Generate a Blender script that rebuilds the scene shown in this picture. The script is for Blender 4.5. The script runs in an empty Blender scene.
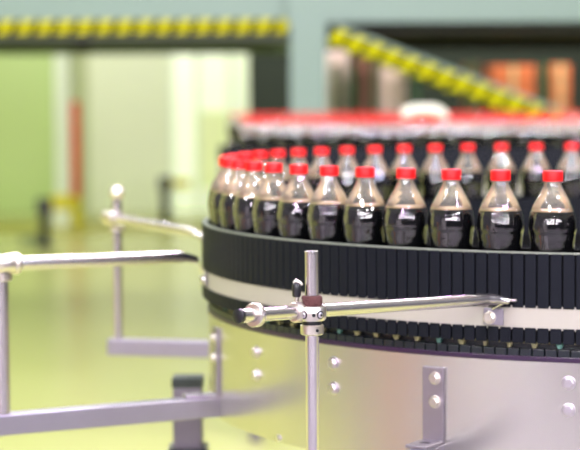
import bpy, bmesh, math, random
from mathutils import Vector, Matrix
random.seed(4)
PI = math.pi
sc = bpy.context.scene
C = bpy.context.collection

# ------------------------------------------------------------------ camera
H = 1.5                     # eye height above the factory floor
PITCH, ROLL, FPX = .06961, .00467, 1931.0
cam_d = bpy.data.cameras.new('camera'); cam = bpy.data.objects.new('camera', cam_d); C.objects.link(cam)
cam_d.sensor_width = 36; cam_d.lens = FPX / 580 * 36
cam_d.clip_start = .05; cam_d.clip_end = 200
cam.matrix_world = Matrix.Translation((0, 0, H + .003)) @ Matrix.Rotation(PI/2 - PITCH, 4, 'X') @ Matrix.Rotation(-ROLL, 4, 'Z')
cam_d.dof.use_dof = True; cam_d.dof.focus_distance = 2.62; cam_d.dof.aperture_fstop = 4.4
sc.camera = cam

def at(px, py, d):
    """world point seen at photo pixel (px,py) at distance y=d"""
    u = (px - 290) / FPX; v = (225 - py) / FPX
    c, s = math.cos(ROLL), math.sin(ROLL)
    u, v = u*c + v*s, v*c - u*s
    # camera frame -> world: forward (0,cos,-sin), up (0,sin,cos)
    fy, fz = math.cos(PITCH), -math.sin(PITCH)
    uy, uz = math.sin(PITCH), math.cos(PITCH)
    dy = fy + v*uy; dz = fz + v*uz
    k = d / dy
    return Vector((u*k, d, H + .003 + dz*k))

# ------------------------------------------------------------------ materials
def lin(c):
    return tuple(((x/255)/12.92 if x/255 <= .04045 else ((x/255+.055)/1.055)**2.4) for x in c) + (1,)
def mat(name, rgb, rough=.5, metal=0, spec=.5, noise=0, nscale=20, emit=None, estr=0, coat=0, aniso=0, bump=0, bscale=100, stretch=None):
    m = bpy.data.materials.new(name); m.use_nodes = True
    nt = m.node_tree; b = nt.nodes['Principled BSDF']
    col = lin(rgb)
    b.inputs['Base Color'].default_value = col
    b.inputs['Roughness'].default_value = rough; b.inputs['Metallic'].default_value = metal
    b.inputs['Specular IOR Level'].default_value = spec
    b.inputs['Coat Weight'].default_value = coat; b.inputs['Coat Roughness'].default_value = .05
    if aniso:
        b.inputs['Anisotropic'].default_value = aniso
        t = nt.nodes.new('ShaderNodeTangent'); t.direction_type = 'RADIAL'; t.axis = 'Z'
        nt.links.new(t.outputs[0], b.inputs['Tangent'])
    tc = nt.nodes.new('ShaderNodeTexCoord')
    src = tc.outputs['Object']
    if stretch:
        mp = nt.nodes.new('ShaderNodeMapping'); mp.inputs['Scale'].default_value = stretch
        nt.links.new(src, mp.inputs[0]); src = mp.outputs[0]
    if noise:
        n = nt.nodes.new('ShaderNodeTexNoise'); n.inputs['Scale'].default_value = nscale; n.inputs['Detail'].default_value = 4
        nt.links.new(src, n.inputs['Vector'])
        r = nt.nodes.new('ShaderNodeMapRange'); r.inputs[3].default_value = 1-noise; r.inputs[4].default_value = 1+noise
        nt.links.new(n.outputs['Fac'], r.inputs[0])
        mx = nt.nodes.new('ShaderNodeMix'); mx.data_type = 'RGBA'; mx.blend_type = 'MULTIPLY'; mx.inputs[0].default_value = 1
        mx.inputs[6].default_value = col; nt.links.new(r.outputs[0], mx.inputs[7])
        nt.links.new(mx.outputs[2], b.inputs['Base Color'])
    if bump:
        n2 = nt.nodes.new('ShaderNodeTexNoise'); n2.inputs['Scale'].default_value = bscale
        nt.links.new(src, n2.inputs['Vector'])
        bp = nt.nodes.new('ShaderNodeBump'); bp.inputs['Strength'].default_value = bump; bp.inputs['Distance'].default_value = .002
        nt.links.new(n2.outputs['Fac'], bp.inputs['Height']); nt.links.new(bp.outputs[0], b.inputs['Normal'])
    if emit:
        b.inputs['Emission Color'].default_value = lin(emit); b.inputs['Emission Strength'].default_value = estr
    return m

M = {}
M['slat'] = mat('charcoal_slat_plastic', (15, 18, 25), .55, spec=.12, noise=.12, nscale=60)
M['back'] = mat('black_backing', (4, 4, 5), .7, spec=.1)
M['strip'] = mat('ivory_wear_plastic', (158, 154, 142), .5, noise=.05, nscale=14)
M['rim'] = mat('grey_green_rim_glint', (120, 126, 112), .35)
M['chain'] = mat('teal_black_chain', (10, 20, 27), .35, noise=.2, nscale=80)
M['tab'] = mat('pale_yellow_tab', (150, 146, 104), .4)
M['tab2'] = mat('teal_tab', (92, 140, 128), .4)
M['purple'] = mat('dark_purple_wear_strip', (42, 22, 50), .3, noise=.15, nscale=50)
M['steel'] = mat('brushed_panel_steel', (222, 220, 210), .27, 1, aniso=.75, noise=.05, nscale=1, stretch=(16, 16, .3))
M['tube'] = mat('satin_tube_steel', (204, 198, 198), .27, 1, noise=.04, nscale=60)
M['cast'] = mat('cast_clamp_steel', (214, 206, 196), .32, 1, noise=.05, nscale=90)
M['bolt'] = mat('bolt_steel', (205, 198, 205), .3, 1, noise=.06, nscale=200)
M['plate'] = mat('bracket_plate_steel', (160, 153, 162), .4, 1, noise=.06, nscale=40)
M['bar'] = mat('square_bar_steel', (150, 145, 156), .45, 1, noise=.05, nscale=30)
M['leg'] = mat('leg_tube_steel', (118, 112, 120), .5, 1, noise=.05, nscale=30)
M['black'] = mat('black_plastic', (14, 16, 20), .35)
M['greencap'] = mat('dark_green_plug', (26, 36, 30), .5)
M['rubber'] = mat('brown_sponge_rubber', (84, 50, 48), .95, noise=.35, nscale=260, bump=1, bscale=500)
M['deck'] = mat('dark_chain_deck', (20, 22, 26), .4, noise=.2, nscale=60)
M['cap'] = mat('red_cap_plastic', (218, 6, 12), .45, spec=.3)

def pet():
    m = bpy.data.materials.new('clear_bottle_plastic'); m.use_nodes = True
    nt = m.node_tree; nt.nodes.clear()
    o = nt.nodes.new('ShaderNodeOutputMaterial')
    tr = nt.nodes.new('ShaderNodeBsdfTransparent'); tr.inputs[0].default_value = (.97, .965, .94, 1)
    gl = nt.nodes.new('ShaderNodeBsdfGlossy'); gl.inputs['Roughness'].default_value = .04; gl.inputs[0].default_value = (1, .985, .99, 1)
    df = nt.nodes.new('ShaderNodeBsdfDiffuse'); df.inputs[0].default_value = (.72, .82, .80, 1)
    fr = nt.nodes.new('ShaderNodeFresnel'); fr.inputs[0].default_value = 1.5
    ad = nt.nodes.new('ShaderNodeMath'); ad.operation = 'MULTIPLY_ADD'; ad.inputs[1].default_value = 2.1; ad.inputs[2].default_value = .0; ad.use_clamp = True
    tc = nt.nodes.new('ShaderNodeTexCoord')
    n2 = nt.nodes.new('ShaderNodeTexNoise'); n2.inputs['Scale'].default_value = 112; n2.inputs['Detail'].default_value = 0
    bp = nt.nodes.new('ShaderNodeBump'); bp.inputs['Strength'].default_value = 1; bp.inputs['Distance'].default_value = .00065
    L = nt.links.new
    L(tc.outputs['Object'], n2.inputs['Vector']); L(n2.outputs['Fac'], bp.inputs['Height'])
    L(bp.outputs[0], gl.inputs['Normal']); L(bp.outputs[0], fr.inputs['Normal'])
    m1 = nt.nodes.new('ShaderNodeMixShader'); sx = nt.nodes.new('ShaderNodeSeparateXYZ'); nt.links.new(tc.outputs['Object'], sx.inputs[0])
    mr = nt.nodes.new('ShaderNodeMapRange'); mr.inputs[1].default_value = .172; mr.inputs[2].default_value = .186; mr.inputs[3].default_value = .003; mr.inputs[4].default_value = .07
    nt.links.new(sx.outputs['Z'], mr.inputs[0]); nt.links.new(mr.outputs[0], m1.inputs[0])
    L(tr.outputs[0], m1.inputs[1]); L(df.outputs[0], m1.inputs[2])
    m2 = nt.nodes.new('ShaderNodeMixShader')
    L(fr.outputs[0], ad.inputs[0]); L(ad.outputs[0], m2.inputs[0]); L(m1.outputs[0], m2.inputs[1]); L(gl.outputs[0], m2.inputs[2])
    L(m2.outputs[0], o.inputs[0])
    return m
M['pet'] = pet()
M['cola'] = mat('dark_cola', (4, 2, 6), .6, spec=.0)
M['foam'] = mat('tan_cola_foam', (176, 150, 108), .5)

# ------------------------------------------------------------------ mesh helpers
def tag(o, label=None, cat=None, group=None, kind=None):
    if label: o['label'] = label
    if cat: o['category'] = cat
    if group: o['group'] = group
    if kind: o['kind'] = kind
    return o
def empty(name, loc, label, cat, group=None):
    o = bpy.data.objects.new(name, None); o.empty_display_size = .05; C.objects.link(o); o.location = loc
    return tag(o, label, cat, group)
def link(name, bm, m, parent=None, smooth=False, bevel=0):
    bmesh.ops.recalc_face_normals(bm, faces=bm.faces)
    me = bpy.data.meshes.new(name); bm.to_mesh(me); bm.free()
    ms = m if isinstance(m, (list, tuple)) else [m]
    for x in ms: me.materials.append(x)
    if smooth:
        for p in me.polygons: p.use_smooth = True
        me.set_sharp_from_angle(angle=math.radians(40))
    o = bpy.data.objects.new(name, me); C.objects.link(o)
    if parent:
        o.parent = parent
        w = Vector((0, 0, 0)); p = parent
        while p: w += p.location; p = p.parent
        me.transform(Matrix.Translation(-w))      # meshes are written in world space
    if bevel:
        b = o.modifiers.new('bevel', 'BEVEL'); b.width = bevel; b.segments = 2; b.limit_method = 'ANGLE'
    return o
def box(bm, c, s, rot=None, mi=0):
    """centre, full size, optional 3x3 rotation"""
    vs = []
    for dx in (-.5, .5):
        for dy in (-.5, .5):
            for dz in (-.5, .5):
                v = Vector((dx*s[0], dy*s[1], dz*s[2]))
                if rot is not None: v = rot @ v
                vs.append(bm.verts.new(Vector(c) + v))
    for f in ((0,1,3,2), (4,6,7,5), (0,4,5,1), (2,3,7,6), (0,2,6,4), (1,5,7,3)):
        fc = bm.faces.new([vs[i] for i in f]); fc.material_index = mi
def frame_of(d):
    d = Vector(d).normalized()
    a = Vector((0, 0, 1)) if abs(d.z) < .9 else Vector((1, 0, 0))
    x = d.cross(a).normalized(); y = x.cross(d).normalized()
    return x, y, d
def tube(bm, pts, r, n=20, caps=True, flat=None):
    """round tube through pts; r scalar or list"""
    pts = [Vector(p) for p in pts]; rings = []
    for i, p in enumerate(pts):
        d = (pts[min(i+1, len(pts)-1)] - pts[max(i-1, 0)])
        x, y, _ = frame_of(d); ri = r[i] if isinstance(r, (list, tuple)) else r
        fy = flat[i] if flat else 1
        rings.append([bm.verts.new(p + x*ri*math.cos(2*PI*k/n) + y*ri*fy*math.sin(2*PI*k/n)) for k in range(n)])
    for a, b in zip(rings, rings[1:]):
        for k in range(n): bm.faces.new((a[k], a[(k+1) % n], b[(k+1) % n], b[k]))
    if caps:
        bm.faces.new(rings[0][::-1]); bm.faces.new(rings[-1])
def lathe(bm, prof, n=32, base=Vector((0, 0, 0)), axis=(0, 0, 1), mod=None, cap0=True, cap1=True):
    """prof = [(r,z)]"""
    x, y, d = frame_of(axis)
    if tuple(axis) == (0, 0, 1): x, y, d = Vector((1, 0, 0)), Vector((0, 1, 0)), Vector((0, 0, 1))
    rings = []
    for r, z in prof:
        ring = []
        for k in range(n):
            a = 2*PI*k/n; rr = r if mod is None else mod(r, z, a)
            ring.append(bm.verts.new(base + x*rr*math.cos(a) + y*rr*math.sin(a) + d*z))
        rings.append(ring)
    for a, b in zip(rings, rings[1:]):
        for k in range(n): bm.faces.new((a[k], a[(k+1) % n], b[(k+1) % n], b[k]))
    if cap0: bm.faces.new(rings[0][::-1])
    if cap1: bm.faces.new(rings[-1])
def hexbolt(bm, p, n_dir, r=.0085, h=.006, washer=True):
    n_dir = Vector(n_dir).normalized(); p = Vector(p)
    if washer: lathe(bm, [(r*1.25, 0), (r*1.25, .0012), (r*1.1, .0016)], 20, p, n_dir)
    lathe(bm, [(r, .0015), (r, h), (r*.85, h+.0012)], 6, p, n_dir)

# ------------------------------------------------------------------ curved conveyor layout (U-turn)
CX, CY, R = .6416, 3.5885, .7584
BASE = H - .350              # level the bottles stand on
LS = .60                     # straight run past the bend
def path(r, n=96):
    """stations (point, outward normal) along the U from the near straight round the left to the far one"""
    out = [(Vector((CX+LS*(1-i/4), CY-r, 0)), Vector((0, -1, 0))) for i in range(4)]
    for i in range(n+1):
        th = PI*i/n
        nn = Vector((-math.sin(th), -math.cos(th), 0)); out.append((Vector((CX, CY, 0)) + nn*r, nn))
    out += [(Vector((CX+LS*(i+1)/4, CY+r, 0)), Vector((0, 1, 0))) for i in range(4)]
    return out
def sweep(bm, r0, r1, z0, z1, n=96, mi=0):
    a, b = path(r0, n), path(r1, n); rings = []
    for (p, _), (q, _) in zip(a, b):
        rings.append([bm.verts.new(v) for v in ((p.x, p.y, z0), (q.x, q.y, z0), (q.x, q.y, z1), (p.x, p.y, z1))])
    for s, t in zip(rings, rings[1:]):
        for k in range(4):
            f = bm.faces.new((s[k], s[(k+1) % 4], t[(k+1) % 4], t[k])); f.material_index = mi
    bm.faces.new(rings[0][::-1]); bm.faces.new(rings[-1])
def along(r, pitch, off=0):
    """evenly spaced stations of arc length `pitch` on radius r"""
    L = PI*r; s = -LS + off
    while s < L + LS:
        if s < 0: p, nn = Vector((CX - s, CY - r, 0)), Vector((0, -1, 0))
        elif s > L: p, nn = Vector((CX + (s-L), CY + r, 0)), Vector((0, 1, 0))
        else:
            th = s/r; nn = Vector((-math.sin(th), -math.cos(th), 0)); p = Vector((CX, CY, 0)) + nn*r
        yield p, nn
        s += pitch
def rot_n(nn):
    t = Vector((-nn.y, nn.x, 0))
    return Matrix((( t.x, nn.x, 0), (t.y, nn.y, 0), (0, 0, 1)))

conv = empty('curved_conveyor', (CX, CY, 0), 'curved bottle conveyor with dark slatted side guards and brushed steel skirt', 'conveyor')
zt = H - .2375; zs1 = H - .3195; zs0 = H - .349; zb = H - .372; zp = H - .399
RG = R + .0465
def slats(bm, rr, z0, z1, pitch, w, th, wedge=0):
    for p, nn in along(rr, pitch):
        box(bm, (p.x, p.y, (z0+z1)/2), (w, th, z1-z0), rot_n(nn))
# outer guard: backing, slats in two rows, ivory strip between, pale edge glint on top
b = bmesh.new(); sweep(b, RG-.010, RG-.004, zb+.002, zt-.001); guard = link('outer_guard_backing', b, M['back'], conv)
b = bmesh.new(); slats(b, RG-.002, zs1, zt-.0015, .0190, .0166, .0046); slats(b, RG-.002, zb, zs0, .0190, .0166, .0046)
link('guard_slats', b, M['slat'], conv, bevel=.0008)
b = bmesh.new(); sweep(b, RG-.0042, RG-.0012, zs0-.001, zs1+.001)
for p, nn in along(RG-.0025, .019, .0095):      # the strip shows in the slots between slats
    box(b, (p.x, p.y, (zs0+zs1)/2), (.0022, .0025, zs1-zs0+.006), rot_n(nn))
link('guard_wear_strip', b, M['strip'], conv)
b = bmesh.new(); sweep(b, RG-.0085, RG-.0012, zt-.0022, zt+.0008); link('guard_rim_glint', b, M['rim'], conv)  # pale strip imitating light caught along the slat tops
# inner guard
RI = R - .0465
b = bmesh.new(); sweep(b, RI+.004, RI+.009, zb+.002, zt-.001); link('inner_guard_backing', b, M['back'], conv)
b = bmesh.new(); slats(b, RI+.002, zs1, zt-.0015, .0190, .0166, .0046); slats(b, RI+.002, zb, zs0, .0190, .0166, .0046); link('inner_guard_slats', b, M['slat'], conv)
# deck, chain, strip, skirt
b = bmesh.new(); sweep(b, RI+.012, RG-.0125, BASE-.012, BASE-.0005); link('chain_deck', b, M['deck'], conv)
b = bmesh.new(); sweep(b, RI+.02, RG-.022, zp-.004, BASE-.013)
for p, nn in along(RG-.017, .0190, .004):
    box(b, (p.x, p.y, H-.388), (.0172, .012, .0125), rot_n(nn))
link('chain_links', b, M['chain'], conv, bevel=.001)
b1 = bmesh.new(); sweep(b1, RG-.021, RG-.0175, H-.3745, H-.3715); rr = random.Random(3)
for i, (p, nn) in enumerate(along(RG-.016, .038, .011)):
    bb = b1; mi_ = 1 if i % 5 == 2 else 0; n0 = len(b1.faces)
    w = rr.uniform(.008, .015); q = p + nn*.003; t = Vector((-nn.y, nn.x, 0)); zz = H-.372
    vs = [q - t*w/2 + Vector((0,0,zz)), q + t*w/2 + Vector((0,0,zz)), q + t*w*.18 + Vector((0,0,zz-.0085)), q - t*w*.18 + Vector((0,0,zz-.0085))]
    f0 = [bb.verts.new(v) for v in vs]; f1 = [bb.verts.new(v - nn*.006) for v in vs]
    bb.faces.new(f0); bb.faces.new(f1[::-1])
    for k in range(4): bb.faces.new((f0[k], f1[k], f1[(k+1) % 4], f0[(k+1) % 4]))
    bb.faces.ensure_lookup_table()
    for f_ in bb.faces[n0:]: f_.material_index = mi_
link('chain_tabs', b1, [M['tab'], M['tab2']], conv)
RP = R + .036
b = bmesh.new(); sweep(b, RP-.012, RP+.0015, zp-.001, zp+.0065); link('edge_wear_strip', b, M['purple'], conv, bevel=.001)
ZB = H - .575                # bottom edge of the skirt
b = bmesh.new(); sweep(b, RP-.004, RP, ZB, zp-.0015, 128)
link('steel_skirt', b, M['steel'], conv, smooth=True)
b = bmesh.new(); sweep(b, RI+.01, RI+.013, ZB, zp-.0015, 96); link('inner_skirt', b, M['steel'], conv, smooth=True)
def theta_of(px, r):
    best = None
    for i in range(3000):
        th = i/3000*PI*.62
        X, Y = CX - r*math.sin(th), CY - r*math.cos(th)
        e = abs(290 + FPX*X/(Y*math.cos(PITCH)+.4*math.sin(PITCH)) - px)
        if best is None or e < best[0]: best = (e, th)
    return best[1]
def on_skirt(th, z, out=0):
    nn = Vector((-math.sin(th), -math.cos(th), 0)); p = Vector((CX, CY, 0)) + nn*(RP+out); return Vector((p.x, p.y, z)), nn
def z_at(p, py):             # height of the point above/below p that shows at row py
    return at(0, py, p.y).z + (ROLL*0)
for px, rows in ((333, (363, 388)), (256, (352, 375)), (568, (383, 410))):
    th = theta_of(px, RP)
    for py in rows:
        p, nn = on_skirt(th, 0); w = at(px, py, p.y)
        p, nn = on_skirt(th, w.z)
        b = bmesh.new(); hexbolt(b, p, nn); link('bolt', b, M['bolt'], conv, bevel=.0004)
th = theta_of(278, RP); p, nn = on_skirt(th, 0); p, nn = on_skirt(th, at(278, 438, p.y).z)
b = bmesh.new(); lathe(b, [(.0055, 0), (.0052, .0015), (.003, .003), (.0008, .0035)], 16, p, nn); link('screw', b, M['bolt'], conv, smooth=True)
# square leg of the frame
lx = at(188, 400, 3.72)
b = bmesh.new(); box(b, (lx.x, lx.y, .36), (.056, .056, .69)); leg = link('frame_leg', b, M['leg'], conv, bevel=.003)
ztop = at(188, 378, 3.72).z
leg.data.transform(Matrix.Diagonal((1, 1, (ztop-.012-.015)/.69, 1)))
mz = min(v.co.z for v in leg.data.vertices); leg.data.transform(Matrix.Translation((0, 0, .012-mz)))
b = bmesh.new(); box(b, (lx.x, lx.y, ztop-.006), (.060, .060, .020)); link('leg_plug', b, M['greencap'], leg, bevel=.003)
b = bmesh.new(); box(b, (lx.x, lx.y, .006), (.12, .12, .012)); link('leg_foot', b, M['leg'], leg, bevel=.003)
zc = at(188, 447, 3.72).z
b = bmesh.new(); box(b, (lx.x+.34, lx.y, .25), (.66, .05, .05)); link('cross_member', b, M['leg'], conv, bevel=.003)
b = bmesh.new(); box(b, (lx.x, lx.y, zc-.03), (.075, .075, .065)); hexbolt(b, (lx.x+.018, lx.y-.0375, zc-.012), (0, -1, 0)); link('leg_sleeve', b, M['black'], conv, bevel=.002)
for x, y in ((.45, 4.17), (CX+.1, CY-.62), (CX+.1, CY+.62)):
    b = bmesh.new(); box(b, (x, y, .47), (.05, .05, .94)); link('frame_leg', b, M['leg'], conv, bevel=.003)
b = bmesh.new(); sweep(b, RI+.013, RP-.004, ZB+.05, ZB+.06, 64); link('frame_plate', b, M['leg'], conv)

# ------------------------------------------------------------------ guide rail brackets
def bracket(label, post, ztop_, zbot, rod_pts, clamp_z, side, plate_th, plate_z, bar_z, rodr=.009, extra=()):
    px_, py_ = post
    root = empty('guide_rail_bracket', (px_, py_, bar_z), label, 'bracket', 'guide rail brackets around the bend')
    P = Vector((px_, py_, 0))
    b = bmesh.new(); lathe(b, [(.0082, zbot), (rodr, zbot+.001), (rodr, ztop_-.0012), (rodr-.0012, ztop_)], 32, P); post_o = link('post', b, M['tube'], root, smooth=True)
    if 'ball' in extra:
        b = bmesh.new(); lathe(b, [(.005, ztop_), (.012, ztop_+.004), (.0165, ztop_+.012), (.0165, ztop_+.018), (.012, ztop_+.026), (.004, ztop_+.031)], 24, P)
        link('finial', b, M['cast'], root, smooth=True)
    else:
        b = bmesh.new()
        for a in (-1.9, -1.5, -1.2):
            nn = Vector((math.cos(a), math.sin(a), 0)); lathe(b, [(.0007, 0), (.0007, .0006)], 8, P + nn*(rodr-.0002) + Vector((0, 0, ztop_-.004)), nn)
        link('punch_mark', b, M['black'], post_o)
    # rod
    p0, p1, p2, p3 = [Vector(p) for p in rod_pts]       # outer end, inner straight end, bend, tip
    d = (p1-p0).normalized()
    b = bmesh.new()
    tube(b, [p0, p1, p1.lerp(p2, .4)+Vector((0,0,.0006)), p1.lerp(p2, .8), p2, p3], [rodr, rodr, rodr*.97, rodr*.95, rodr*.95, rodr*.95], 28, flat=[1, 1, 1, .96, .8, .62])
    rod = link('rod', b, M['tube'], root, smooth=True)
    if 'cap' in extra:
        b = bmesh.new(); lathe(b, [(rodr*.93, -.0035), (rodr+.0004, -.0027), (rodr+.0004, .002)], 24, p0 - d*.001, d); link('end_cap', b, M['black'], rod, smooth=True)
    # split collar on the rod
    if 'collar' in extra:
        pc = extra[extra.index('collar')+1]
        c = p0 + d*pc
        b = bmesh.new(); lathe(b, [(rodr+.0002, 0), (rodr+.0056, .0), (rodr+.0064, .001), (rodr+.0064, .009), (rodr+.0056, .010), (rodr+.0002, .010)], 32, c, d, cap0=False, cap1=False)
        col = link('rod_collar', b, M['cast'], root, smooth=True)
        b = bmesh.new(); nn = Vector((.35, -.9, .1)).normalized(); nn = (nn - d*nn.dot(d)).normalized()
        lathe(b, [(.0026, 0), (.0026, .001), (.0022, .0014)], 16, c + d*.006 + nn*.0148, nn); link('set_screw', b, M['bolt'], col)
        b = bmesh.new(); lathe(b, [(.0012, 0), (.0012, .0004)], 6, c + d*.006 + nn*.0163, nn); link('screw_socket', b, M['black'], col)
    # cross clamp: hub round the post, sleeve round the rod
    t = (P - Vector((p0.x, p0.y, 0))).dot(Vector((d.x, d.y, 0)).normalized()); cr = p0 + d*(t/max(.2, Vector((d.x, d.y, 0)).length))
    hz = clamp_z
    b = bmesh.new()
    lathe(b, [(rodr+.0003, hz-.0095), (.0165, hz-.0095), (.0185, hz-.0070), (.0190, hz), (.0185, hz+.007), (.0165, hz+.0095), (rodr+.0003, hz+.0095)], 36, P, cap0=False, cap1=False)
    hub = link('clamp_hub', b, M['cast'], root, smooth=True)
    b = bmesh.new()
    lathe(b, [(rodr+.0002, -.024), (rodr+.003, -.024), (rodr+.0048, -.021), (rodr+.0048, .022), (rodr+.003, .026), (rodr+.0002, .026)], 32, cr, d, cap0=False, cap1=False)
    link('clamp_sleeve', b, M['cast'], root, smooth=True)
    front = (Vector((0, 0, H)) - Vector((px_, py_, H))); front.z = 0; front.normalize()
    for k, (da, rr_, mm) in enumerate(((-.62, .0040, 'bolt'), (.62, .0040, 'bolt'), (.12, .0024, 'black'))):
        nn = Matrix.Rotation(da, 3, 'Z') @ front
        b = bmesh.new(); lathe(b, [(rr_, 0), (rr_, .0016), (rr_*.75, .0022)], 16, P + nn*.0184 + Vector((0, 0, hz-.001)), nn)
        if mm == 'bolt':
            b2_ = bmesh.new(); lathe(b2_, [(rr_*1.35, 0), (rr_*1.35, .0009)], 20, P + nn*.0184 + Vector((0, 0, hz-.001)), nn); link('screw_outline', b2_, M['black'], hub)  # black disc added as a dark outline under the screw
        sc_ = link('clamp_screw' if mm == 'bolt' else 'clamp_slot', b, M[mm], hub, smooth=True)
        if mm == 'bolt':
            b = bmesh.new(); lathe(b, [(.0016, 0), (.0016, .0004)], 6, P + nn*.0207 + Vector((0, 0, hz-.001)), nn); link('screw_socket', b, M['black'], hub)
    # lower stop collar
    b = bmesh.new(); cz = hz - .0215
    lathe(b, [(rodr+.0003, cz-.0065), (rodr+.005, cz-.0065), (rodr+.0062, cz-.0052), (rodr+.0062, cz+.0052), (rodr+.005, cz+.0065), (rodr+.0003, cz+.0065)], 36, P, cap0=False, cap1=False)
    col = link('stop_collar', b, M['cast'], root, smooth=True)
    nn = Matrix.Rotation(.45, 3, 'Z') @ front
    b = bmesh.new(); lathe(b, [(.0022, 0), (.0022, .0006)], 12, P + nn*.0151 + Vector((0, 0, cz)), nn); link('collar_screw', b, M['black'], col)
    b = bmesh.new(); lathe(b, [(rodr+.0003, hz-.0152), (rodr+.0035, hz-.0152), (rodr+.0035, hz-.0094), (rodr+.0003, hz-.0094)], 24, P, cap0=False, cap1=False); link('clamp_gap_shade', b, M['black'], root)  # black ring paints the shade in the gap between hub and collar
    if 'rubber' in extra:
        b = bmesh.new(); rg = random.Random(7)
        prof = [(rodr+.0004, .0095), (.0125, .0093), (.0135, .012), (.0132, .016), (.0137, .020), (.0128, .0225), (rodr+.0004, .0232)]
        lathe(b, [(r, hz+z) for r, z in prof], 30, P, mod=lambda r, z, a: r*(1+.05*math.sin(5*a+z*400)) if r > .011 else r, cap0=False, cap1=False)
        link('rubber_ring', b, M['rubber'], root, smooth=True)
    if 'knob' in extra:
        kp = extra[extra.index('knob')+1]
        b = bmesh.new(); tube(b, [(kp[0], kp[1], hz+.004), (kp[0], kp[1], kp[2])], .0032, 12); k_ = link('lever_stem', b, M['cast'], root, smooth=True)
        b = bmesh.new(); lathe(b, [(.0045, 0), (.0058, .002), (.0058, .015), (.0048, .0175), (.003, .0185)], 24, Vector(kp)); link('lever_grip', b, M['black'], k_, smooth=True)
        b = bmesh.new(); tube(b, [Vector(kp)+Vector((-.0035, 0, .0185)), Vector(kp)+Vector((-.001, 0, .0215)), Vector(kp)+Vector((.0045, 0, .0185)), Vector(kp)+Vector((.0075, -.001, .0155))], [.0022, .0028, .0026, .0018], 12); link('lever_tip', b, M['cast'], k_, smooth=True)
    # small square fixing plate and hex bolt on the guard strip
    th = side
    nn = Vector((-math.sin(th), -math.cos(th), 0)); q = Vector((CX, CY, 0)) + nn*(RG+.0012); q.z = (zs0+zs1)/2
    b = bmesh.new(); box(b, q, (.031, .0026, .025), rot_n(nn)); pl = link('rod_fixing_plate', b, M['bar'], root, bevel=.001)
    t_ = Vector((-nn.y, nn.x, 0))
    if t_.x < 0: t_ = -t_
    b = bmesh.new(); hexbolt(b, q + nn*.0013 - t_*.006 - Vector((0, 0, .002)), nn, .0078); link('fixing_bolt', b, M['cast'], pl)
    b = bmesh.new(); e = q + nn*.003 + Vector((0, 0, .012))
    tube(b, [p3, p3.lerp(e, .5), e], [.006, .0055, .005], 12, flat=[.4, .4, .4]); link('rod_tab', b, M['tube'], root, smooth=True)
    b = bmesh.new(); dd = (p3-p2).normalized(); dd.z = 0; dd.normalize(); box(b, p3 + dd*.003 + Vector((0, 0, .001)), (.012, .018, .0035), rot_n(dd)); link('rod_tip', b, M['cast'], rod, bevel=.0008)
    # L plate on the skirt and square bar out to the post
    a0 = plate_th; nn = Vector((-math.sin(a0), -math.cos(a0), 0)); R3 = rot_n(nn)
    zt_, zf = plate_z
    q = Vector((CX, CY, 0)) + nn*(RP+.003)
    b = bmesh.new(); box(b, (q.x, q.y, (zt_+zf)/2), (.036, .006, zt_-zf), R3)
    plate = link('skirt_plate', b, M['plate'], root, bevel=.001)
    b = bmesh.new(); f = q + nn*.028; box(b, (f.x, f.y, zf+.0025), (.036, .060, .005), R3); link('plate_foot', b, M['plate'], root, bevel=.001)
    b = bmesh.new(); box(b, (f.x, f.y, zf+.0052), (.016, .007, .0008), R3); link('foot_slot', b, M['black'], plate)
    for dz in (.017, .053):
        b = bmesh.new(); hexbolt(b, q + nn*.003 + Vector((0, 0, zt_-dz)) - Vector((-nn.y, nn.x, 0))*(-.004), nn, .0080, .0065); link('plate_bolt', b, M['cast'], plate, bevel=.0004)
    s = q + nn*.004; e = Vector((px_, py_, 0)); dv = (e - s); dv.z = 0; Lb = dv.length; dv.normalize()
    c = s + dv*(Lb/2+.006)
    b = bmesh.new(); box(b, (c.x, c.y, bar_z), (.034, Lb+.03, .035), rot_n(dv)); link('square_bar', b, M['bar'], root, bevel=.002)
    return root

def guard_pt(th, z, out=0):
    nn = Vector((-math.sin(th), -math.cos(th), 0)); p = Vector((CX, CY, 0)) + nn*(RG+out); return Vector((p.x, p.y, z))
BARZ = H - .555
# near bracket (in focus)
pc = at(312, 308, 2.502)
thC = theta_of(493, RG)
gC = guard_pt(thC, 0, .012)
a = at(240, 316, 2.41) ; bq = at(484, 299.6, gC.y-.02)
off = Vector((.0, .013, 0))
tipC = at(508, 300.8, gC.y-.004)
bracket('steel guide rail bracket nearest the camera, with brown rubber ring and black end cap', (pc.x, pc.y), at(312, 250.5, 2.502).z, at(434, 447, 2.88).z,
        [a, bq, at(499, 299.6, gC.y-.006), tipC], at(312, 313, 2.502).z, thC, theta_of(434, RP), (at(434, 367, 2.91).z, at(434, 447, 2.88).z), at(434, 447, 2.88).z-.0178,
        extra=['cap', 'collar', .024, 'rubber', 'knob', tuple(at(296.5, 297, 2.50))])
# left bracket
thA = theta_of(200, RG) 
thA = math.radians(80)
gA = guard_pt(thA, 0, .004)
pA = at(1, 263, 3.22)
bracket('steel guide rail bracket cut by the left edge of the photo', (pA.x, pA.y), at(0, 255, 3.22).z, BARZ+.017,
        [at(-12, 264.5, 3.20), at(172, 257, gA.y-.05), at(184, 257.2, gA.y-.03), at(194, 259.5, gA.y-.01)], at(1, 264, 3.22).z, thA, math.radians(76), (at(217, 331, 3.35).z, BARZ+.0175), BARZ,
        rodr=.012, extra=['collar', .045])
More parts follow.
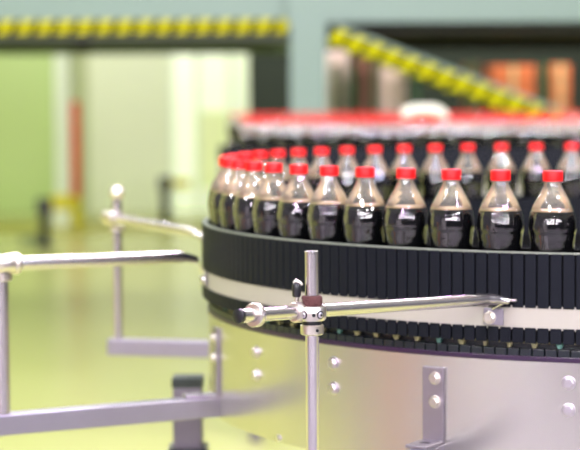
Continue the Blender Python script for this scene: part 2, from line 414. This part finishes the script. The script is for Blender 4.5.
# far bracket
thB = math.radians(101)
pB = at(117, 218, 4.2)
bracket('steel guide rail bracket behind the left bend, post topped by a round knob', (pB.x, pB.y), at(117, 200, 4.2).z, BARZ+.017,
        [at(104, 217, 4.22), at(188, 231.5, 3.93), at(196, 234, 3.88), guard_pt(thB, H-.29, .006)], at(117, 218, 4.2).z, thB, math.radians(130), (H-.45, BARZ+.0175), BARZ,
        rodr=.0105, extra=['ball', 'collar', .045])

# ------------------------------------------------------------------ bottles
def spline(prof, sub=3):
    out = []
    for i in range(len(prof)-1):
        p0 = prof[max(i-1, 0)]; p1 = prof[i]; p2 = prof[i+1]; p3 = prof[min(i+2, len(prof)-1)]
        for s in range(sub):
            t = s/sub
            out.append(tuple(.5*((2*p1[k]) + (-p0[k]+p2[k])*t + (2*p0[k]-5*p1[k]+4*p2[k]-p3[k])*t*t + (-p0[k]+3*p1[k]-3*p2[k]+p3[k])*t**3) for k in (0, 1)))
    out.append(prof[-1]); return out
P_BODY = [(.0245, .0), (.0320, .004), (.0350, .012), (.0356, .030), (.0345, .052), (.0318, .075), (.0314, .095), (.0328, .118), (.0342, .132),
          (.0350, .1385), (.0361, .1425), (.0363, .150), (.0352, .160), (.0326, .170), (.0288, .180), (.0243, .189), (.0200, .1965), (.0166, .203), (.0142, .208), (.0127, .2120)]
def mod_body(r, z, a):
    if .055 < z < .136: return r*(1 + .005*math.cos(12*a))
    if .160 < z < .203: return r*(1 + .016*math.cos(9*a + z*70)*math.sin((z-.160)/.043*PI))
    return r
def mod_in(r, z, a): return mod_body(r/.975, z, a)*.975
def make_bottle():
    root = empty('cola_bottle', (0, 0, 0), '', 'bottle')
    b = bmesh.new()
    prof = spline(P_BODY, 3) + [(.0126, .2135), (.0158, .2140), (.0158, .2160), (.0126, .2166), (.0122, .222)]
    lathe(b, prof, 40, mod=mod_body); link('bottle_body', b, M['pet'], root, smooth=True)
    b = bmesh.new()
    liq = [(r*.975, z if z > .001 else .0012) for r, z in spline(P_BODY, 2) if z < .171] + [(.0318, .1715)]
    lathe(b, liq, 40, mod=mod_in); link('cola', b, M['cola'], root, smooth=True)
    b = bmesh.new(); lathe(b, [(.0316, .1716), (.0308, .1737), (.020, .1728), (.004, .1726)], 28, mod=mod_in); link('foam', b, M['foam'], root, smooth=True)
    b = bmesh.new()
    def ribs(r, z, a): return r*(1 + .012*math.cos(30*a)) if r > .0147 else r
    lathe(b, [(.0140, .2168), (.0149, .2168), (.0149, .2305), (.0144, .2315), (.0130, .2319), (.0002, .2319)], 90, mod=ribs)
    link('cap', b, M['cap'], root, smooth=True)
    return root
proto = make_bottle(); used = [False]
def place(x, y, z, label, group, rz=0):
    if not used[0]: r = proto; used[0] = True
    else:
        r = proto.copy(); C.objects.link(r)
        for ch in proto.children:
            c = ch.copy(); C.objects.link(c); c.parent = r
    r.location = (x, y, z); r.rotation_euler = (0, 0, rz)
    r['label'] = label; r['group'] = group; r['category'] = 'bottle'
    return r
ORD = ['first', 'second', 'third', 'fourth', 'fifth', 'sixth', 'seventh', 'eighth', 'ninth', 'tenth', 'eleventh', 'twelfth', 'thirteenth', 'fourteenth', 'fifteenth', 'sixteenth']
S = .08052
GN, GF = 'cola bottles in the near row of the bend', 'cola bottles in the far row of the bend'
rb = random.Random(11)
for i in range(-1, 12):
    d = .2548 + S*i; th = d/R
    x, y = CX - R*math.sin(th), CY - R*math.cos(th)
    if i < 0: lab = 'red-capped cola bottle on the near row just past the right edge of the photo'
    else: lab = 'red-capped cola bottle, %s from the right in the near row behind the front slatted guard' % ORD[i]
    place(x, y, BASE, lab, GN, rb.uniform(0, 6.28))
for i in range(-1, 15):
    d = .007 + S*i
    if d < 0: x, y = CX - d, CY + R
    else: th = d/R; x, y = CX - R*math.sin(th), CY + R*math.cos(th)
    if i < 0: lab = 'red-capped cola bottle on the far row just past the right edge of the photo'
    else: lab = 'blurred red-capped cola bottle, %s from the right in the far row of the bend' % ORD[i]
    place(x, y, BASE, lab, GF, rb.uniform(0, 6.28))
# distant straight conveyor, six packed rows
DY = 8.2
ROWS = ['front', 'second', 'third', 'fourth', 'fifth', 'rearmost']
for r_ in range(5):
    x = -.185 + (.0367 if r_ % 2 else 0)
    while x < 1.95:
        place(x, DY + r_*.066 + rb.uniform(-.001, .001), BASE, 'tiny out-of-focus red-capped cola bottle packed in the %s row of the distant conveyor' % ROWS[r_], 'packed bottles on the distant conveyor, %s row' % ROWS[r_], rb.uniform(0, 6.28))
        x += .0735
for r_ in range(2):
    x = -.30 + (.0367 if r_ % 2 else 0)
    while x < 2.2:
        place(x, 10.4 + r_*.068, BASE, 'faint red-capped cola bottle in the %s of two rows on the farthest conveyor' % ('nearer', 'rear')[r_], 'bottles on the farthest conveyor, %s row' % ('nearer', 'rear')[r_], rb.uniform(0, 6.28))
        x += .0735
fc = empty('straight_conveyor', (.9, 10.43, 0), 'farthest straight conveyor with two rows of bottles, behind the packed one', 'conveyor')
b = bmesh.new(); box(b, (.95, 10.43, BASE-.0065), (2.66, .2, .012)); link('chain_deck', b, M['deck'], fc)
b = bmesh.new(); box(b, (.95, 10.34, H-.33), (2.66, .02, .08)); link('front_guard', b, M['slat'], fc)
b = bmesh.new(); box(b, (.95, 10.35, H-.47), (2.66, .006, .19)); link('side_panel', b, M['steel'], fc)
for x in (-.25, 1.0, 2.1):
    b = bmesh.new(); box(b, (x, 10.43, .57), (.05, .12, 1.13)); link('leg', b, M['leg'], fc)
dc = empty('straight_conveyor', (.9, DY+.15, 0), 'distant straight conveyor with black slatted side guard, packed with bottles', 'conveyor')
b = bmesh.new(); box(b, (.9, DY+.15, BASE-.0065), (2.36, .46, .012)); link('chain_deck', b, M['deck'], dc)
for yy, nm in ((DY-.055, 'front_guard'), (DY+.36, 'rear_guard')):
    b = bmesh.new(); box(b, (.9, yy, (zt+zb)/2), (2.36, .006, zt-zb))
    for k in range(124): box(b, (-.272+k*.019, yy-.005, (zt+zb)/2), (.0166, .0046, zt-zb))
    link(nm, b, M['slat'], dc)
b = bmesh.new(); box(b, (-.283, DY+.152, (zt+zb)/2), (.006, .42, zt-zb)); link('end_guard', b, M['slat'], dc)
b = bmesh.new(); box(b, (.9, DY-.04, H-.47), (2.36, .006, .19)); link('side_panel', b, M['steel'], dc)
for x in (-.15, 1.0, 1.95):
    for y in (DY-.01, DY+.33):
        b = bmesh.new(); box(b, (x, y, .57), (.05, .05, 1.13)); link('leg', b, M['leg'], dc)

# ------------------------------------------------------------------ setting and background
def hex_tape(name, pitch, y_, bk):
    """yellow and black hazard tape with slanted stripes running along object X"""
    m = bpy.data.materials.new(name); m.use_nodes = True; nt = m.node_tree; bs = nt.nodes['Principled BSDF']
    tc = nt.nodes.new('ShaderNodeTexCoord'); sp = nt.nodes.new('ShaderNodeSeparateXYZ')
    L = nt.links.new; L(tc.outputs['Object'], sp.inputs[0])
    a_ = nt.nodes.new('ShaderNodeMath'); a_.operation = 'MULTIPLY_ADD'; a_.inputs[1].default_value = -.55; L(sp.outputs['Z'], a_.inputs[0]); L(sp.outputs['X'], a_.inputs[2])
    d_ = nt.nodes.new('ShaderNodeMath'); d_.operation = 'DIVIDE'; d_.inputs[1].default_value = pitch; L(a_.outputs[0], d_.inputs[0])
    f_ = nt.nodes.new('ShaderNodeMath'); f_.operation = 'FRACT'; L(d_.outputs[0], f_.inputs[0])
    g_ = nt.nodes.new('ShaderNodeMath'); g_.operation = 'GREATER_THAN'; g_.inputs[1].default_value = .40; L(f_.outputs[0], g_.inputs[0])
    mx = nt.nodes.new('ShaderNodeMix'); mx.data_type = 'RGBA'; mx.inputs[6].default_value = lin(bk); mx.inputs[7].default_value = lin(y_)
    L(g_.outputs[0], mx.inputs[0]); L(mx.outputs[2], bs.inputs['Base Color']); bs.inputs['Roughness'].default_value = .8; bs.inputs['Specular IOR Level'].default_value = .15
    return m
M['tape'] = hex_tape('hazard_tape', .133, (186, 180, 0), (4, 6, 0))
M['tape2'] = hex_tape('hazard_tape_stair', .125, (190, 186, 0), (10, 20, 3))
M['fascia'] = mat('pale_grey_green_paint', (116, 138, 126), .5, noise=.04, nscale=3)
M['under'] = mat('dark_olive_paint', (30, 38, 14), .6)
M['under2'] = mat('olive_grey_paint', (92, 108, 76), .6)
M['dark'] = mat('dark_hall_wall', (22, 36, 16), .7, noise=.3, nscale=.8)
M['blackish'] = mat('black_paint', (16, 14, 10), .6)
M['gpanel'] = mat('green_wall_panel', (176, 200, 122), .4, noise=.05, nscale=.7)
M['wcol'] = mat('white_column_paint', (222, 232, 208), .5)
M['beige'] = mat('beige_wall_panel', (224, 232, 196), .5, noise=.03, nscale=1)
M['beige2'] = mat('olive_beige_panel', (176, 186, 134), .5)
M['window'] = mat('bright_window', (235, 240, 215), .3, emit=(226, 240, 200), estr=.35)
M['window2'] = mat('window_tinted', (220, 228, 170), .3, emit=(210, 226, 150), estr=.25)
M['red'] = mat('red_post_paint', (196, 62, 30), .5)
M['yellow'] = mat('yellow_paint', (210, 200, 10), .45)
M['orange'] = mat('orange_brown_carton', (196, 104, 56), .7, noise=.15, nscale=6)
M['pink'] = mat('pink_wrapped_load', (250, 222, 214), .4, noise=.08, nscale=3)
M['rack'] = mat('green_rack_paint', (44, 84, 48), .5)
M['hoop'] = mat('pale_hoop_paint', (206, 206, 186), .35)
M['floor'] = mat('yellow_green_epoxy_floor', (188, 192, 116), .24, spec=.6, noise=.10, nscale=.35)
M['olive'] = mat('olive_line_paint', (160, 156, 20), .4)

def slab(name, x0, x1, y0, y1, z0, z1, m, parent=None, kind=None, bevel=0):
    b = bmesh.new(); box(b, ((x0+x1)/2, (y0+y1)/2, (z0+z1)/2), (x1-x0, y1-y0, z1-z0))
    o = link(name, b, m, parent, bevel=bevel)
    if kind: o['kind'] = kind
    return o
def X(px, d): return (px-290)/FPX*d
def Z(py, d): return at(290, py, d).z

slab('floor', -16, 14, -8, 26, -.1, 0, M['floor'], kind='structure')
WD = 24.0
slab('wall_back', -16, X(60, WD), WD, WD+.2, 0, 3.2, M['gpanel'], kind='structure')
slab('wall_middle', X(90, WD), X(170, WD), WD, WD+.2, 0, 3.2, M['beige'], kind='structure')
slab('wall_return', X(70, WD), X(91, WD), WD+.02, WD+.2, 0, 3.2, M['beige2'], kind='structure')
slab('trim_1', X(57, WD), X(71, WD), WD-.15, WD+.1, 0, 3.2, M['wcol'], kind='structure')
# bright glazed doors
w1 = slab('window_1', X(170, WD), X(256, WD), WD+.05, WD+.12, 0, 2.6, M['window'], kind='structure')
for a_, c_ in ((170, 173), (196, 199), (229, 231), (252, 256)):
    slab('window_frame', X(a_, WD), X(c_, WD), WD-.04, WD+.05, 0, 2.6, M['wcol'], w1)
slab('tinted_pane', X(200, WD), X(228, WD), WD, WD+.04, .3, 1.25, M['window2'], w1)
slab('wall_far_right', X(256, WD), 14, 20.0, 20.2, 0, 5, M['dark'], kind='structure')
slab('wall_above', -16, X(256, WD), WD-.05, WD+.2, 3.2, 6, M['under2'], kind='structure')
slab('wall_left_near', -10.2, -10, -7, 5, 0, 5, mat('grey_left_wall', (112, 110, 116), .6), kind='structure')
slab('wall_left', -10.2, -10, 5, 24, 0, 5, mat('pale_yellow_wall', (226, 226, 150), .5), kind='structure')
# overhead crossing platform with hazard tape
PD = 13.0
pf = empty('crossing_platform', (0, PD, 0), 'pale green overhead crossing platform edged with yellow and black hazard tape', 'platform')
slab('edge_panel', -6, X(290, PD), PD, PD+.1, Z(19, PD), Z(-30, PD), M['fascia'], pf)
tp = slab('hazard_tape', -6, X(292, PD), PD-.004, PD+.05, Z(32.5, PD), Z(19, PD), M['tape'], pf)
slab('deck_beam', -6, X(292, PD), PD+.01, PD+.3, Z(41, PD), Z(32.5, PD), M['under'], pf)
slab('rear_beam', -6, X(300, PD+2), PD+2, PD+2.2, Z(53, PD+2), Z(38, PD+2), M['under2'], pf)
slab('rear_beam_shadow', X(74, PD+1.9), X(92, PD+1.9), PD+1.95, PD+1.99, Z(50, PD+2), Z(40, PD+2), M['blackish'], pf)  # black slab standing in for the darkest shadow at the beam
slab('deck', -6, X(292, PD), PD+.1, PD+2, Z(17, PD), Z(12, PD), M['under2'], pf)
slab('column', X(291, PD), X(327, PD), PD-.12, PD+.13, 0, Z(22, PD), M['fascia'], pf)
slab('lintel', X(288, PD), 4.5, PD-.1, PD+.1, Z(23, PD), Z(-30, PD), M['fascia'], pf)
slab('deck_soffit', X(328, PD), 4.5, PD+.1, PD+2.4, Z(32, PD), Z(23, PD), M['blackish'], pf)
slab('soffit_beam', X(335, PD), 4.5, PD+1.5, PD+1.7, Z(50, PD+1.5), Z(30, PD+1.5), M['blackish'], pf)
slab('column', 4.3, 4.55, PD-.12, PD+.13, 0, Z(22, PD), M['fascia'], pf)
slab('column', -6.2, -5.95, PD-.12, PD+.13, 0, Z(17, PD), M['fascia'], pf)
# stair with striped stringer
st = empty('platform_stair', (X(335, PD), PD-.2, 0), 'stair running down to the right with a yellow and black striped stringer', 'stair')
s0 = Vector((X(333, 12.8), 12.8, Z(35, 12.8))); s1d = Vector((X(530, 12.8), 12.8, Z(111, 12.8))); dirv = (s1d-s0).normalized()
Ls = (s0.z-.02)/-dirv.z
for yy in (0, .75):
    e = s0 + dirv*Ls; c = (s0+e)/2; ang = math.atan2(-dirv.z, dirv.x)
    b = bmesh.new(); box(b, (0, 0, 0), (Ls, .04, .105))
    o = link('stringer', b, M['tape2'], None); o.parent = st; o.location = c + Vector((0, yy, 0)) - st.location; o.rotation_euler = (0, ang, 0)
    b = bmesh.new(); box(b, (0, 0, .064), (Ls, .05, .022)); o = link('stringer_flange', b, M['fascia'], None); o.parent = st; o.location = c + Vector((0, yy, 0)) - st.location; o.rotation_euler = (0, ang, 0)
n = 14
for k in range(1, n):
    q = s0 + dirv*(Ls*k/n); slab('tread', q.x-.13, q.x+.13, 12.83, 13.53, q.z-.015, q.z+.015, M['rack'], st)
# storage rack with loads, seen under the platform
RD = 16.5
rk = empty('storage_rack', (X(420, RD), RD, 0), 'dark green storage rack standing under the platform behind the stair', 'rack')
for px in (336, 352, 372, 414, 468, 540, 590):
    slab('upright', X(px-3, RD), X(px+3, RD), RD-.35, RD-.28, 0, 1.72, M['rack'], rk)
for z in (.5, 1.28):
    slab('shelf', X(330, RD), X(594, RD), RD-.35, RD+.35, z-.03, z, M['rack'], rk)
def load(name, px0, px1, py0, m, label, cat, grp, zb_=1.28, n=1):
    z1 = Z(py0, RD); h = (z1-zb_)/n
    root = empty(name, (X((px0+px1)/2, RD), RD, zb_), label, cat, grp)
    for k in range(n):
        slab('carton' if n > 1 else 'wrapped_bundle', X(px0, RD), X(px1, RD), RD-.25, RD+.25, zb_+h*k+.001, zb_+h*(k+1)-.006, m, root, bevel=.03 if n == 1 else .01)
        if n > 1: slab('carton_tape', X((px0+px1)/2-2, RD), X((px0+px1)/2+2, RD), RD-.252, RD-.25, zb_+h*k+.002, zb_+h*(k+1)-.007, M['beige2'], root)
    slab('pallet', X(px0-1, RD), X(px1+1, RD), RD-.24, RD+.24, zb_-.0, zb_+.001, M['beige2'], root)
    return root
load('wrapped_load', 319, 347, 51, M['pink'], 'pale pink wrapped load on the rack just right of the pale column', 'load', 'wrapped loads on the storage rack')
load('wrapped_load', 377, 405, 57, M['pink'], 'pale pink wrapped load on the rack below the upper part of the striped stringer', 'load', 'wrapped loads on the storage rack')
load('wrapped_load', 355, 369, 56, mat('dull_rose_wrap', (150, 96, 84), .5), 'narrow dull rose wrapped load between the two pale pink ones', 'load', 'wrapped loads on the storage rack')
load('carton_stack', 488, 532, 66, M['orange'], 'wide stack of orange-brown cartons on the rack behind the stair', 'cartons', 'carton stacks on the storage rack', n=3)
load('carton_stack', 547, 566, 65, M['orange'], 'narrow stack of orange-brown cartons at the right end of the rack', 'cartons', 'carton stacks on the storage rack', n=3)
load('carton_stack', 464, 476, 64, mat('dull_brown_carton', (120, 78, 50), .7), 'slim dull brown carton stack left of the wide orange-brown one', 'cartons', 'carton stacks on the storage rack', n=3)
# pale bent tube hoop behind the distant bottles
HD = 9.4
b = bmesh.new(); pts = []
x0, x1, zt_h = X(402, HD), X(446, HD), Z(110, HD)
for t in range(0, 9): a_ = PI - PI/2*t/8; pts.append((x0+.07+.07*math.cos(a_), HD, zt_h-.07+.07*math.sin(a_)))
for t in range(0, 9): a_ = PI/2 - PI/2*t/8; pts.append((x1-.07+.07*math.cos(a_), HD, zt_h-.07+.07*math.sin(a_)))
pts = [(x0, HD, 0)] + pts + [(x1, HD, 0)]
tube(b, pts, .026, 16)
tag(link('hoop_guard', b, M['hoop'], smooth=True), 'pale bent tube hoop standing behind the distant row of bottles', 'guard rail')
# red post on yellow base, far left
RDp = 22.0
rp = empty('safety_post', (X(76, RDp), RDp, 0), 'slim red post on a yellow foot in front of the white column', 'post')
b = bmesh.new(); lathe(b, [(.055, .3), (.055, Z(103, RDp)), (.03, Z(100, RDp))], 20, Vector((X(76, RDp), RDp, 0))); link('pole', b, M['red'], rp, smooth=True)
b = bmesh.new(); lathe(b, [(.10, 0), (.10, .02), (.06, .06), (.06, .3)], 20, Vector((X(76, RDp), RDp, 0))); link('foot', b, M['yellow'], rp, smooth=True)
# yellow box beside it
yb = empty('yellow_bin', (X(61, 21.5), 21.5, 0), 'small yellow bin with a pale lower half between black stand and red post', 'bin')
slab('bin_body', X(53, 21.5), X(70, 21.5), 21.4, 21.6, 0, Z(208, 21.5), M['wcol'], yb, bevel=.01)
slab('bin_lid', X(51, 21.5), X(72, 21.5), 21.38, 21.62, Z(208, 21.5), Z(194, 21.5), M['yellow'], yb, bevel=.02)
# black stands
def stand(px, ytop, D, label, arm=False, h2=0):
    s = empty('floor_stand', (X(px, D), D, 0), label, 'stand', 'black stands on the factory floor')
    zt_ = Z(ytop, D)
    b = bmesh.new(); lathe(b, [(.09, 0), (.09, .03), (.05, .06), (.05, zt_-.12)], 18, Vector((X(px, D), D, 0))); link('stand_column', b, M['black'], s, smooth=True)
    slab('stand_head', X(px, D)-.075, X(px, D)+.075, D-.06, D+.06, zt_-.15, zt_, M['black'], s, bevel=.02)
    if arm: slab('yellow_arm', X(px, D)+.076, X(px+26, D), D-.03, D+.03, zt_-.13, zt_-.03, M['yellow'], s, bevel=.01)
    else: slab('stand_tray', X(px-24, D), X(px, D)-.05, D-.05, D+.05, .04, .10, M['under2'], s, bevel=.01)
stand(44, 197, 18.7, 'black floor stand left of the yellow bin')
stand(165, 176, 22.0, 'black floor stand with a yellow arm before the bright glazed doors', True)
b = bmesh.new(); box(b, (-3.2, 21.3, .002), (7.2, 1.6, .004)); tag(link('floor_marking', b, M['olive']), 'wide olive yellow line painted on the floor along the back wall', 'floor marking')

# ------------------------------------------------------------------ behind the camera: unseen windows for light, added reflectors that mirror in the steel
wn = slab('wall_near', -16, 14, -7.2, -7, 0, 6, mat('near_wall', (30, 30, 36), .6), kind='structure')
M['daylight'] = mat('daylight_glass', (255, 255, 255), .3, emit=(255, 250, 255), estr=42)
for k, x in enumerate((-9.2, -6.9, -4.6, -2.3, 0, 2.3, 4.6, 6.9)):
    w = slab('window_%d' % (k+2), x-.28, x+.28, -6.99, -6.96, 3.0, 4.6, M['daylight'], kind='structure')
    slab('window_frame', x-.03, x+.03, -6.96, -6.92, 3.0, 4.6, M['wcol'], w)
slab('wall_right', 12, 12.2, -7, 20, 0, 5, mat('grey_side_wall', (92, 92, 100), .6), kind='structure')
b = bmesh.new(); box(b, (0, -2.2, .003), (18, 9.2, .006)); tag(link('bounceboard', b, mat('light_grey_bounce', (136, 132, 138), .35)), 'light grey walkway added over the floor on the camera side of the bend', 'bounceboard')  # added grey sheet so the steel mirrors a neutral tone
white_refl = empty('white_reflector', (-2.2, .2, 0), 'added white cabinet standing left of and behind the camera', 'reflector')  # added white reflector, unseen, brightens what the skirt mirrors
slab('reflector_body', -2.9, -1.5, -.1, .5, .02, 1.9, mat('white_reflector_paint', (225, 218, 226), .5), white_refl, bevel=.01)
slab('reflector_front', -2.85, -1.55, .5, .52, .1, 1.85, mat('white_reflector_front_paint', (228, 220, 230), .5), white_refl, bevel=.005)
ob = empty('orange_reflector', (-2.9, 1.9, 0), 'added tall orange reflector crate standing to the left of the camera', 'block')  # added reflector that puts an orange streak in the skirt
slab('reflector_block', -3.02, -2.78, 1.75, 2.0, .02, 1.4, mat('orange_reflector_paint', (232, 150, 96), .5), ob, bevel=.02)

# ------------------------------------------------------------------ light
w = bpy.data.worlds.new('hall_light'); sc.world = w; w.use_nodes = True
nt = w.node_tree; bg = nt.nodes['Background']
tc = nt.nodes.new('ShaderNodeTexCoord'); sp = nt.nodes.new('ShaderNodeSeparateXYZ'); cr = nt.nodes.new('ShaderNodeValToRGB')
nt.links.new(tc.outputs['Generated'], sp.inputs[0]); nt.links.new(sp.outputs['Z'], cr.inputs[0]); nt.links.new(cr.outputs[0], bg.inputs[0])
cr.color_ramp.elements[0].position = 0; cr.color_ramp.elements[0].color = (.62, .66, .48, 1)
cr.color_ramp.elements[1].position = .6; cr.color_ramp.elements[1].color = (1, 1, .97, 1)
bg.inputs[1].default_value = .34
rl = random.Random(5)
W1, LI, BL = (1, .99, .97), (.85, .42, 1), (.62, .70, 1)  # lilac LI tint is added to imitate purple highlights
for i, (x, y, z, col, en, rad) in enumerate((
        (-5.2, -1.5, 5, W1, 420, .2), (-3.0, -3, 4.6, LI, 330, .2), (-1.3, -1.2, 5, W1, 420, .2), (.6, -3.2, 4.4, W1, 420, .2), (2.2, -1, 5, LI, 330, .2), (3.9, -3, 4.6, W1, 420, .2), (5.6, -.5, 5, BL, 380, .2),
        (-3.2, 1.2, 5.6, W1, 300, .17), (.3, 1.0, 5.6, BL, 380, .17), (3.6, 1.2, 5.6, W1, 300, .17), (-3.0, 7, 5.5, W1, 420, .2), (2.5, 6.8, 5.5, W1, 420, .2),
        (-1.2, 4.6, 4.3, BL, 260, .15), (.2, 4.9, 4.2, W1, 300, .15), (1.6, 4.6, 4.3, W1, 300, .15), (.9, 5.6, 3.6, LI, 160, .15),  # lamps added for glints on the distant bottle rows
        (-6, 17, 6, (1, 1, .92), 430, .2), (-2, 17.5, 6, (1, 1, .92), 330, .2), (2.5, 15.4, 2.9, (1, .9, .85), 200, .2))):  # added fill lamps that brighten the far walls and rack loads
    ld = bpy.data.lights.new('hall_and_fill_lamp', 'POINT'); ld.energy = en; ld.shadow_soft_size = rad; ld.color = col
    lo = bpy.data.objects.new('hall_and_fill_lamp', ld); C.objects.link(lo); lo.location = (x, y, z)

vs_ = sc.view_settings; vs_.view_transform = 'Standard'; vs_.look = 'None'; vs_.gamma = 1; vs_.use_curve_mapping = False
vs_.exposure = .3
sc.cycles.max_bounces = 8; sc.cycles.transparent_max_bounces = 24; sc.cycles.caustics_reflective = False; sc.cycles.caustics_refractive = False
